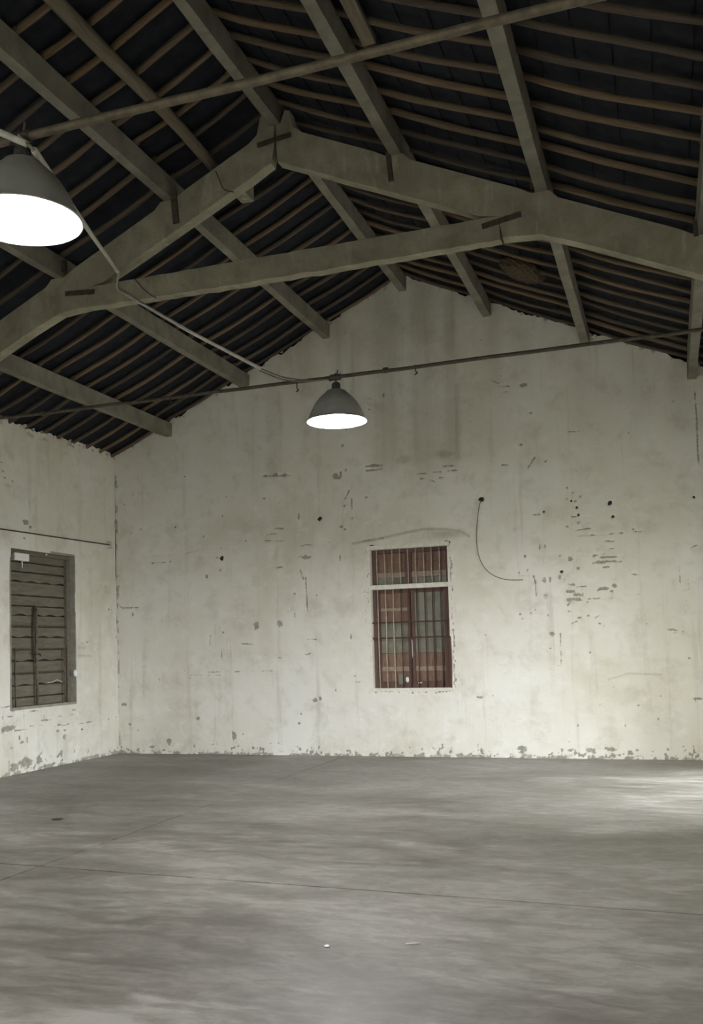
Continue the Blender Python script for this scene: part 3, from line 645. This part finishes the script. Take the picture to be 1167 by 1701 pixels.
# ------------------------------------------------------------------ purlins
side_name = {0: 'lowest', 1: 'middle', 2: 'upper'}
def make_purlin(x, ya, yb, label):
    c = zr(x) if abs(x - XW / 2) > 0.2 else EAVE + SL * (XW / 2) + 0.0
    r = random.Random(int(x * 100 - ya * 7)); n = 10; bm = bmesh.new(); rings = []
    zt, zb = c - 0.004, c - 0.200
    for k in range(n + 1):
        y = ya + (yb - ya) * k / n; j = lambda: r.uniform(-0.004, 0.004)
        sag = -0.012 * math.sin(math.pi * k / n)
        rings.append([bm.verts.new(p) for p in ((x - 0.050 + j(), y, zb + sag + j()), (x + 0.050 + j(), y, zb + sag + j()), (x + 0.056 + j(), y, zt), (x - 0.056 + j(), y, zt))])
    for a, b in zip(rings, rings[1:]):
        for k in range(4): bm.faces.new((a[k], a[(k + 1) % 4], b[(k + 1) % 4], b[k]))
    bm.faces.new(rings[0]); bm.faces.new(rings[-1][::-1])
    es = [e for e in bm.edges if len(e.link_faces) == 2 and e.calc_face_angle(0) > 0.8]
    bmesh.ops.bevel(bm, geom=es, offset=0.006, segments=1, affect='EDGES')
    o = to_obj('purlin', bm, M_PURLIN, None, False, (x, (ya + yb) / 2, c - 0.2))
    return tag(o, label, 'purlin', 'concrete roof purlins')
for i, x in enumerate(PX):
    if i == 3: nm = 'concrete ridge purlin'
    else:
        lev = side_name[i if i < 3 else 6 - i]
        nm = '%s concrete purlin of the roof slope %s' % (lev, 'over the boarded window' if i < 3 else 'with the mud nest')
    make_purlin(x, T1 + 0.005, 0.09, nm + ', resting on the gable wall')
    make_purlin(x, T2, T1 - 0.005, nm + ', stopping at the truss')
# lumps of mortar bedding the purlin ends on the gable wall
# round timber purlin
pts = [(3.965 + 0.012 * math.sin(k * 0.9), T2 + (T1 + 0.12 - T2) * k / 12, zr(3.97) - 0.105 + 0.008 * math.cos(k * 1.3)) for k in range(13)]
tag(to_obj('timber_pole', tube(bmesh.new(), pts, 0.055, 12, True, [0.068 - 0.0012 * k for k in range(13)]), M_TIMBER, None, True, pts[6]),
    'round timber pole laid beside the ridge, ending on the truss rafter', 'timber')
bm = bx(6.0, 6.10, -8.9, -6.12, zr(6.05) - 0.075, zr(6.05) - 0.030, 0.004)
tag(to_obj('plank', bm, M_TIMBER, None, False, (6.05, -7.5, zr(6.05) - 0.05)), 'single brown plank nailed under the poles beside the ridge', 'plank')

# mud nest on the poles
nc = Vector((6.52, -1.75, zr(6.52) + 0.005)); bm = bmesh.new()
bmesh.ops.create_icosphere(bm, subdivisions=4, radius=1.0)
for v in bm.verts:
    d = v.co.copy(); n = 1 + 0.10 * math.sin(d.x * 9 + d.y * 5) * math.sin(d.y * 8 + 1) + 0.07 * math.sin(d.z * 17 + d.x * 13)
    v.co = Vector((d.x * 0.27 * n, d.y * 0.30 * n, d.z * 0.085 * n))
    if d.z > 0.2: v.co.z *= 0.6
bmesh.ops.rotate(bm, verts=bm.verts, cent=(0, 0, 0), matrix=Matrix.Rotation(ANG, 3, 'Y'))
bmesh.ops.translate(bm, verts=bm.verts, vec=nc)
tag(to_obj('mud_nest', bm, M_MUD, None, True, nc), 'clump of dried brown mud like a nest stuck between roof poles', 'nest')

# ------------------------------------------------------------------ tie rods
def tie_rod(Y, r, mat, label, seed):
    t = empty('tie_rod', (0, Y, 3.985)); tag(t, label, 'tie rod', 'steel tie rods')
    rr = random.Random(seed); n = 24
    pts = [(XW * k / n, Y, 3.998 - 0.022 * math.sin(math.pi * k / n) + rr.uniform(-0.004, 0.004)) for k in range(n + 1)]
    to_obj('rod', tube(bmesh.new(), pts, r, 10), mat, t, True)
    return t
rod1 = tie_rod(T1, 0.017, M_DARKROD, 'dark steel tie rod carrying the lamp under the A-shaped truss', 3)
rod2 = tie_rod(T2, 0.021, M_ROD, 'brownish steel tie rod carrying the dazzling lamp', 5)
for x in (5.64, 2.0): to_obj('coupling', tube(bmesh.new(), [(x - 0.022, T1, 3.982), (x + 0.022, T1, 3.982)], 0.026, 10), M_DARKROD, rod1)
for px_, py_, dz in ((493, 634, 0.07), (690, 618, 0.045), (283, 664, 0.03)):
    a = on_y(px_, py_, T1)
    to_obj('hook', tube(bmesh.new(), catmull([(a[0], T1, 3.995), (a[0] + 0.002, T1 - 0.012, 3.965), (a[0] + 0.004, T1 - 0.01, 3.98 - dz), (a[0] + 0.018, T1 - 0.01, 3.965 - dz), (a[0] - 0.01, T1, 3.955 - dz)], 4), 0.006, 6), M_CABLE, rod1)

# ------------------------------------------------------------------ pendant lamps
OUT = [(0.036, 0.300), (0.040, 0.288), (0.070, 0.284), (0.090, 0.276), (0.100, 0.262), (0.125, 0.240), (0.158, 0.208), (0.188, 0.170), (0.212, 0.132), (0.232, 0.092), (0.250, 0.050), (0.262, 0.018), (0.272, 0.004), (0.274, -0.004)]
def make_lamp(x, Y, zrod, label):
    zb = zrod - 0.405
    t = empty('pendant_lamp', (x, Y, zb)); tag(t, label, 'lamp', 'bell-shaped pendant lamps')
    c = (x, Y, zb)
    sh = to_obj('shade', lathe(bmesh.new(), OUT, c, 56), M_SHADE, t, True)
    inn = [(max(r - 0.006, 0.01), z - 0.003) for r, z in OUT[:-1]] + [(0.274, -0.004)]
    to_obj('reflector', lathe(bmesh.new(), inn, c, 56), M_SHADE_IN, sh, True)
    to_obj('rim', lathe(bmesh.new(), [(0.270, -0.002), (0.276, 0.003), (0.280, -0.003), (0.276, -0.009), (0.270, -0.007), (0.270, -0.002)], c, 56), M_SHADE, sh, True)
    nk = to_obj('lamp_neck', lathe(bmesh.new(), [(0.040, 0.283), (0.042, 0.300), (0.039, 0.306), (0.041, 0.322), (0.038, 0.345), (0.026, 0.356), (0.010, 0.360)], c, 24, True, True), M_NECK, t, True)
    for k in range(3):
        a = 2 * math.pi * k / 3 - 1.2; bm = tube(bmesh.new(), [(x + 0.055 * math.cos(a), Y + 0.055 * math.sin(a), zb + 0.278), (x + 0.055 * math.cos(a), Y + 0.055 * math.sin(a), zb + 0.296)], 0.008, 6)
        to_obj('screw', bm, M_NECK, nk)
    to_obj('hanger', tube(bmesh.new(), catmull([(x, Y, zb + 0.355), (x, Y, zb + 0.375), (x + 0.012, Y, zb + 0.395), (x + 0.005, Y - 0.028, zrod + 0.018), (x, Y, zrod + 0.032), (x, Y + 0.028, zrod + 0.01), (x, Y + 0.01, zb + 0.380)], 5), 0.007, 8), M_NECK, t, True)
    cl = to_obj('clamp', tube(bmesh.new(), [(x - 0.05, Y, zrod), (x + 0.045, Y, zrod)], 0.030, 8), M_NECK, t)
    to_obj('clamp_pin', tube(bmesh.new(), [(x + 0.015, Y - 0.01, zrod + 0.02), (x + 0.025, Y - 0.015, zrod + 0.062)], 0.006, 6), M_NECK, cl)
    to_obj('cable_gland', tube(bmesh.new(), [(x - 0.025, Y - 0.03, zrod - 0.015), (x - 0.055, Y - 0.03, zrod - 0.035)], 0.012, 6), M_NECK, cl)
    bl = to_obj('bulb', lathe(bmesh.new(), [(0.03, 0.235), (0.05, 0.20), (0.072, 0.15), (0.080, 0.09), (0.070, 0.045), (0.045, 0.020), (0.012, 0.012)], c, 24, True, True), M_BULB, t, True)
    to_obj('socket', lathe(bmesh.new(), [(0.03, 0.233), (0.034, 0.26), (0.034, 0.282)], c, 20, True, True), M_NECK, t, True)
    return t
LX2, LX1 = 5.165, 5.130
make_lamp(LX2, T1, 3.975, 'grey metal bell lamp lit white, hung before the gable wall from the dark rod')
make_lamp(LX1, T2, 3.975, 'dazzling bell lamp where the white conduit leaves the brownish rod')

# ------------------------------------------------------------------ conduits and cables
def conduit(pts, label, coup=None, r=0.0165):
    t = empty('conduit', pts[0]); tag(t, label, 'conduit', 'white plastic conduits')
    to_obj('pipe', tube(bmesh.new(), pts, r, 10), M_PVC, t, True)
    if coup:
        a, b = coup; to_obj('coupling', tube(bmesh.new(), [a, b], r * 1.22, 10), M_PVC, t, True)
    return t
cA = Vector(on_y(57, 250, T2 - 0.03)); cB = Vector((2.958, TF - 0.02, 5.262))
conduit([tuple(cA), tuple(cA.lerp(cB, 0.5) + Vector((0, 0, -0.008))), tuple(cB)], 'white plastic conduit running from the dazzling lamp to the collar beam', (cA.lerp(cB, 0.925), cA.lerp(cB, 0.99)))
cC = Vector((2.962, TF - 0.018, 5.088)); cD = Vector(on_y(434, 613, TF + 0.02))
conduit([tuple(cC), tuple(cC.lerp(cD, 0.5) + Vector((0, 0, -0.022))), tuple(cD)], 'white plastic conduit sloping from the collar beam towards the dark rod')
cE = Vector(on_y(44, 239, T2 - 0.055))
conduit([(2.96, T2 - 0.09, 5.09), (3.98, T2 - 0.07, 4.60), tuple(cE)], 'white plastic conduit dropping down to the dazzling lamp from above')
wire('cable', [tuple(cB), (2.945, TF - 0.02, 5.21), (2.935, TF - 0.018, 5.15), (2.945, TF - 0.022, 5.105), tuple(cC)], 0.010, M_PVC, 'white cable loop on the collar beam joining two conduits', 'cable')
for dz, xe, lb in ((0.012, 4.92, 'upper grey lamp cable of the pair leaving the sloping conduit'), (-0.012, 5.10, 'lower grey lamp cable of the pair, reaching the lamp clamp')):
    e = Vector(on_y(500, 632, T1 - 0.025))
    wire('cable', [tuple(cD + Vector((-0.02, 0, dz))), tuple(cD.lerp(e, 0.5) + Vector((0, 0, dz - 0.03))), tuple(e + Vector((0, 0, dz * 0.6))), (xe, T1 - 0.03, 3.97 + dz * 1.2)], 0.007, M_GCABLE,
         lb, 'cable', 'lamp feed cables')
wire('cable', [tuple(cE), (LX1 + 0.02, T2 - 0.052, 3.955), tuple(cA + Vector((0.0, 0, 0.0)))], 0.010, M_GCABLE, 'grey cable bridging the conduits at the dazzling lamp', 'cable')

# ------------------------------------------------------------------ window in the gable wall
x0, x1, z0, z1 = BW
win1 = tag(empty('window_1', ((x0 + x1) / 2, 0.1, z0)), 'barred red-brown wooden window in the gable wall', kind='structure')
def part(name, bm, mat, parent=win1, smooth=False): return to_obj(name, bm, mat, parent, smooth)
part('reveal', box(bmesh.new(), x0 - 0.035, x0, -0.004, 0.26, z0 - 0.03, z1 + 0.045), M_WHITE); part('reveal', box(bmesh.new(), x1, x1 + 0.03, -0.004, 0.26, z0 - 0.03, z1 + 0.045), M_WHITE)
part('lintel', box(bmesh.new(), x0 - 0.035, x1 + 0.03, -0.006, 0.26, z1, z1 + 0.055, 0.004), M_WHITE)
part('sill', box(bmesh.new(), x0 - 0.05, x1 + 0.04, -0.006, 0.26, z0 - 0.045, z0, 0.006), M_WHITE)
part('transom', box(bmesh.new(), x0, x1, 0.005, 0.10, 2.292, 2.355, 0.005), M_WHITE)
FY = 0.105                                                     # front of the wooden frame
part('frame_stile', bx(x0, x0 + 0.055, FY, FY + 0.07, z0, z1, 0.004), M_REDWOOD); part('frame_stile', bx(x1 - 0.05, x1, FY, FY + 0.07, z0, z1, 0.004), M_REDWOOD)
part('frame_head', bx(x0 + 0.055, x1 - 0.05, FY, FY + 0.07, z1 - 0.05, z1, 0.004), M_REDWOOD)
part('frame_rail', bx(x0 + 0.055, x1 - 0.05, FY, FY + 0.07, 2.27, 2.34, 0.004), M_REDWOOD)
part('frame_sill', bx(x0 + 0.055, x1 - 0.05, FY, FY + 0.075, z0, z0 + 0.05, 0.004), M_REDWOOD)
xm = 4.575
part('mullion', bx(xm - 0.042, xm + 0.042, FY - 0.004, FY + 0.07, 2.34, z1 - 0.05, 0.004), M_REDWOOD)
# upper lights
for a, b in ((x0 + 0.055, xm - 0.042), (xm + 0.042, x1 - 0.05)):
    part('board', bx(a, b, FY + 0.06, FY + 0.078, 2.53, z1 - 0.05, 0.002), M_PANELRED)
    part('batten', bx(a, b, FY + 0.035, FY + 0.06, 2.66, 2.685, 0.003), M_PANELRED)
    part('ledge', bx(a, b, FY + 0.02, FY + 0.075, 2.455, 2.53, 0.004), M_DUSTRAIL)
    part('pane', bx(a, b, FY + 0.055, FY + 0.065, 2.34, 2.455), M_PANELGRN)
# lower casements
def sash(a, b, upper_red):
    t, bt = 2.27, z0 + 0.05
    s = part('casement', bx(a, a + 0.045, FY + 0.004, FY + 0.05, bt, t, 0.004), M_REDWOOD)
    def sub(n, bm, m): return part(n, bm, m, s)
    sub('stile', bx(b - 0.045, b, FY + 0.004, FY + 0.05, bt, t, 0.004), M_REDWOOD)
    sub('rail', bx(a + 0.045, b - 0.045, FY + 0.006, FY + 0.048, t - 0.03, t, 0.003), M_REDWOOD)
    sub('rail', bx(a + 0.045, b - 0.045, FY + 0.006, FY + 0.048, bt, bt + 0.04, 0.003), M_REDWOOD)
    i0, i1 = a + 0.045, b - 0.045
    if upper_red:
        sub('board', bx(i0, i1, FY + 0.03, FY + 0.05, 2.035, t - 0.03, 0.002), M_PANELRED); sub('dusty_rail', bx(i0, i1, FY + 0.012, FY + 0.05, 1.99, 2.035, 0.004), M_DUSTRAIL)
        sub('board', bx(i0, i1, FY + 0.03, FY + 0.05, 1.825, 1.99, 0.002), M_PANELRED); sub('pane', bx(i0, i1, FY + 0.034, FY + 0.044, 1.41, 1.825), M_PANELGRN)
    else:
        sub('pane', bx(i0, i1, FY + 0.034, FY + 0.044, 1.41, t - 0.03), M_PANELGRN)
    sub('board', bx(i0, i1, FY + 0.026, FY + 0.05, 1.222, 1.405, 0.003), M_PANELRED); sub('dusty_rail', bx(i0, i1, FY + 0.010, FY + 0.05, 1.158, 1.222, 0.004), M_DUSTRAIL)
    sub('board', bx(i0, i1, FY + 0.026, FY + 0.05, bt + 0.04, 1.158, 0.003), M_PANELRED)
sash(x0 + 0.057, 4.590, True); sash(4.598, x1 - 0.052, False)
part('backing', bx(x0, x1, FY + 0.08, FY + 0.1, z0, z1), M_CABLE)
part('splinter', prism(bmesh.new(), [(4.592, 1.60), (4.604, 1.58), (4.606, 1.37), (4.598, 1.33)], 'y', FY - 0.004, FY + 0.004), M_FOAM)
rb = random.Random(3)
for k in range(9):
    xb = 4.145 + 0.1112 * k; xs = rb.uniform(-0.006, 0.006)
    part('bar', tube(bmesh.new(), [(xb, 0.045, z1), (xb + xs, 0.045, 2.6), (xb + rb.uniform(-.004, .004), 0.045, 2.355)], 0.0078, 6), M_BARLIGHT, smooth=True)
    part('bar', tube(bmesh.new(), [(xb, 0.045, 2.293), (xb + xs, 0.045, 1.8), (xb + rb.uniform(-.006, .006), 0.045, 1.4), (xb, 0.045, z0)], 0.0088, 6), M_BARLIGHT if k in (0, 1, 2) else M_BARDARK, smooth=True)
for z in (1.833, 1.619): part('cross_bar', bx(x0, x1, 0.050, 0.058, z - 0.011, z + 0.011, 0.001), M_BARDARK)
part('side_pipe', tube(bmesh.new(), [(x1 + 0.004, -0.012, 1.62), (x1 + 0.012, -0.012, 1.3), (x1 + 0.002, -0.012, z0)], 0.012, 8), M_REDWOOD, smooth=True)
def scrap(name, c, sx, sy, sz, mat, label, cat, seed=0, rz=0.0, parent=None):
    bm = bmesh.new(); bmesh.ops.create_icosphere(bm, subdivisions=2, radius=1.0); r = random.Random(seed)
    for v in bm.verts: v.co = Vector((v.co.x * sx, v.co.y * sy, v.co.z * sz)) * r.uniform(0.82, 1.1)
    bmesh.ops.rotate(bm, verts=bm.verts, cent=(0, 0, 0), matrix=Matrix.Rotation(rz, 3, 'Z'))
    bmesh.ops.translate(bm, verts=bm.verts, vec=c)
    o = to_obj(name, bm, mat, parent, True, None if parent else c)
    return tag(o, label, cat) if label else o
scrap('paper_scrap', (4.515, FY + 0.012, 1.035), 0.027, 0.010, 0.048, M_FOAM, 'crumpled white paper scrap stuck low on the barred window', 'scrap', 2)
scrap('paper_scrap', (4.70, FY - 0.012, z0 + 0.066), 0.03, 0.012, 0.014, M_FOAM, 'small flat white scrap on the bottom rail of the barred window', 'scrap', 3)
tag(to_obj('glass_shard', bx(4.395, 4.475, FY + 0.004, FY + 0.012, z0 + 0.05, z0 + 0.19, 0.003), M_PANELGRN, None, False, (4.435, FY + 0.008, z0 + 0.05)), 'greenish square shard standing at the foot of the barred window', 'glass')

# ------------------------------------------------------------------ boarded window in the left wall
y0, y1, z0, z1 = LW
win2 = tag(empty('window_2', (-0.1, (y0 + y1) / 2, z0)), 'window closed with brown-grey boards behind an iron grille', kind='structure')
part2 = lambda n, bm, m, smooth=False: to_obj(n, bm, m, win2, smooth)
part2('reveal', bx(-0.26, 0.004, y1, y1 + 0.02, z0 - 0.02, z1 + 0.02), M_REVEAL); part2('reveal', bx(-0.26, 0.004, y0 - 0.02, y0, z0 - 0.02, z1 + 0.02), M_REVEAL)
part2('lintel', bx(-0.26, 0.002, y0, y1, z1, z1 + 0.03), M_REVEAL); part2('sill', bx(-0.26, 0.006, y0 - 0.02, y1 + 0.02, z0 - 0.035, z0, 0.004), M_REVEAL)
lev = [2.895, 2.761, 2.631, 2.502, 2.320, 2.180, 2.057, 1.905, 1.764, 1.600, 1.450, 1.286, 1.132, 0.974, 0.852]
rl = random.Random(8)
for k, (zt, zb) in enumerate(zip(lev, lev[1:])):
    n = 28; wav = 0.013 if k in (2, 5, 7, 9, 11) else 0.003; ph = rl.uniform(0, 6)
    low = [(y0 + (y1 - y0) * i / n, zb + wav * math.sin(i * 0.95 + ph) + rl.uniform(-0.002, 0.002)) for i in range(n + 1)]
    hi = [(y1, zt + 0.02), (y0, zt + 0.02)]
    bm = bmesh.new(); dpt = 0.004 * (k % 2)
    v = prism(bm, low + [(y1, zt - 0.018), (y0, zt - 0.018)], 'x', -0.160, -0.125 + dpt, 0.003)
    bmesh.ops.triangulate(bm, faces=[f for f in bm.faces if len(f.verts) > 4])
    part2('plank', bm, M_SHUTTER)
part2('backing', bx(-0.20, -0.165, y0, y1, z0, z1), M_CABLE)
part2('upright', bx(-0.122, -0.075, y1 - 0.075, y1, z0, z1, 0.004), M_SHUTTER)
part2('head_rail', bx(-0.122, -0.08, y0, y1 - 0.075, z1 - 0.05, z1, 0.004), M_SHUTTER)
for y, zt, r in ((-1.858, 2.15, 0.018), (-1.232, 1.62, 0.011), (-2.307, 1.62, 0.010)):
    part2('grille_bar', tube(bmesh.new(), [(-0.072, y, z0), (-0.072, y - 0.006, (z0 + zt) / 2), (-0.072, y - 0.012, zt)], r, 8), M_ROD if r > 0.012 else M_ROD, True)
part2('grille_bar', tube(bmesh.new(), [(-0.085, -1.90, 1.42), (-0.085, -1.905, 1.8), (-0.085, -1.89, 2.18)], 0.014, 8), M_DARKROD, True)
for z in (1.600, 1.286, 1.905): part2('grille_rail', bx(-0.095, -0.088, y0, y1 - 0.075, z - 0.011, z + 0.011, 0.001), M_DARKROD)
wire('cord', [(-0.075, -1.96, 1.50), (-0.07, -1.93, 1.55), (-0.062, -1.86, 1.52), (-0.07, -1.80, 1.535), (-0.075, -1.78, 1.50)], 0.010, M_CABLE, 'dark cord knotted round the upright bar of the boarded window', 'cord')
wire('cord', [(-0.105, -1.60, 1.135), (-0.10, -1.48, 1.142), (-0.10, -1.38, 1.165), (-0.10, -1.26, 1.13)], 0.008, M_STRAW, 'pale cord trailing over a low board of the boarded window', 'cord')
t = empty('foam_block', (-0.09, -2.17, 2.76)); tag(t, 'white foam block stuck in the upper corner of the boarded window', 'foam block')
bm = bx(-0.122, -0.055, -2.325, -2.02, 2.762, 2.862, 0.012)
to_obj('block', bm, M_FOAM, t)
to_obj('drip', tube(bmesh.new(), [(-0.09, -2.135, 2.77), (-0.088, -2.13, 2.72), (-0.09, -2.128, 2.665)], 0.010, 6, True, [0.011, 0.008, 0.004]), M_FOAM, t, True)
scrap('mortar_dab', (0.0, -1.085, 1.245), 0.022, 0.045, 0.055, M_FOAM, 'white mortar dab on the edge of the boarded window', 'mortar', 5)
scrap('mortar_dab', (-0.05, -1.66, 2.888), 0.014, 0.012, 0.02, M_FOAM, 'tiny white dab under the head of the boarded window', 'mortar', 6)

# ------------------------------------------------------------------ wires on the walls
t = empty('wall_rod', (0.03, -0.2, 3.14)); tag(t, 'thin dark steel rod running along the plaster above the boarded window', 'rod')
to_obj('rod', tube(bmesh.new(), [(0.035, -4.6, 3.10), (0.035, -2.68, 3.118), (0.035, -0.22, 3.148)], 0.009, 8), M_DARKROD, t, True)
to_obj('bracket', bx(-0.005, 0.055, -0.225, -0.195, 3.09, 3.20, 0.004), M_MORTAR, t)
wp = [(798, 831), (796, 838), (794, 850), (792, 872), (791.5, 900), (794, 920), (800, 936), (810, 949), (822, 957), (836, 962), (852, 963.5), (868, 963)]
P = [tuple(on_y(x, y, -0.012 - 0.006 * (i % 2))) for i, (x, y) in enumerate(wp)]; P[0] = (P[0][0], 0.01, P[0][2])
wire('wire', P, 0.0042, M_DARKROD, 'thin wire curling from a hole in the gable wall beside the barred window', 'wire', None, 4)
# small mortar crumbs along the tops of the walls
def crumbs(name, pts, parent, seed):
    r = random.Random(seed); bm = bmesh.new()
    for p in pts:
        m = bmesh.new(); g = bmesh.ops.create_icosphere(bm, subdivisions=1, radius=1.0)
        s = r.uniform(0.014, 0.034)
        for v in g['verts']: v.co = Vector(p) + Vector((v.co.x * s * r.uniform(.8, 1.5), v.co.y * s, v.co.z * s * r.uniform(.7, 1.1)))
        m.free()
    tag(to_obj(name, bm, M_MORTAR, parent), kind='stuff')
r = random.Random(77)
pts = []
for k in range(46):
    x = r.uniform(0.1, XW - 0.1); pts.append((x, r.uniform(-0.012, 0.01), zr(x) + r.uniform(-0.035, 0.02)))
crumbs('mortar_crumbs', pts, wall_back, 1)
crumbs('mortar_crumbs', [(r.uniform(-0.02, 0.012), -0.06 - 0.342 * k + r.uniform(-0.03, 0.03), 4.545 + r.uniform(-0.015, 0.02)) for k in range(12)] + [(0.0, r.uniform(-3.6, -0.05), 4.54 + r.uniform(-0.02, 0.02)) for k in range(14)], wall_left, 2)

# ------------------------------------------------------------------ litter on the floor
c = on_z(95, 1362); scrap('dark_scrap', (c[0], c[1], 0.008), 0.055, 0.028, 0.008, M_CABLE, 'dark curled scrap lying alone on the concrete below the boarded window', 'scrap', 8, 0.4)
c = on_z(543, 1573); scrap('white_chip', (c[0], c[1], 0.006), 0.016, 0.011, 0.006, M_FOAM, 'tiny white plaster chip on the open floor', 'chip', 9)
c = on_z(684, 1569); wire('straw', [(c[0] - 0.03, c[1] - 0.012, 0.005), (c[0], c[1], 0.006), (c[0] + 0.035, c[1] + 0.02, 0.005)], 0.004, M_STRAW, 'short pale straw lying on the concrete floor', 'straw')
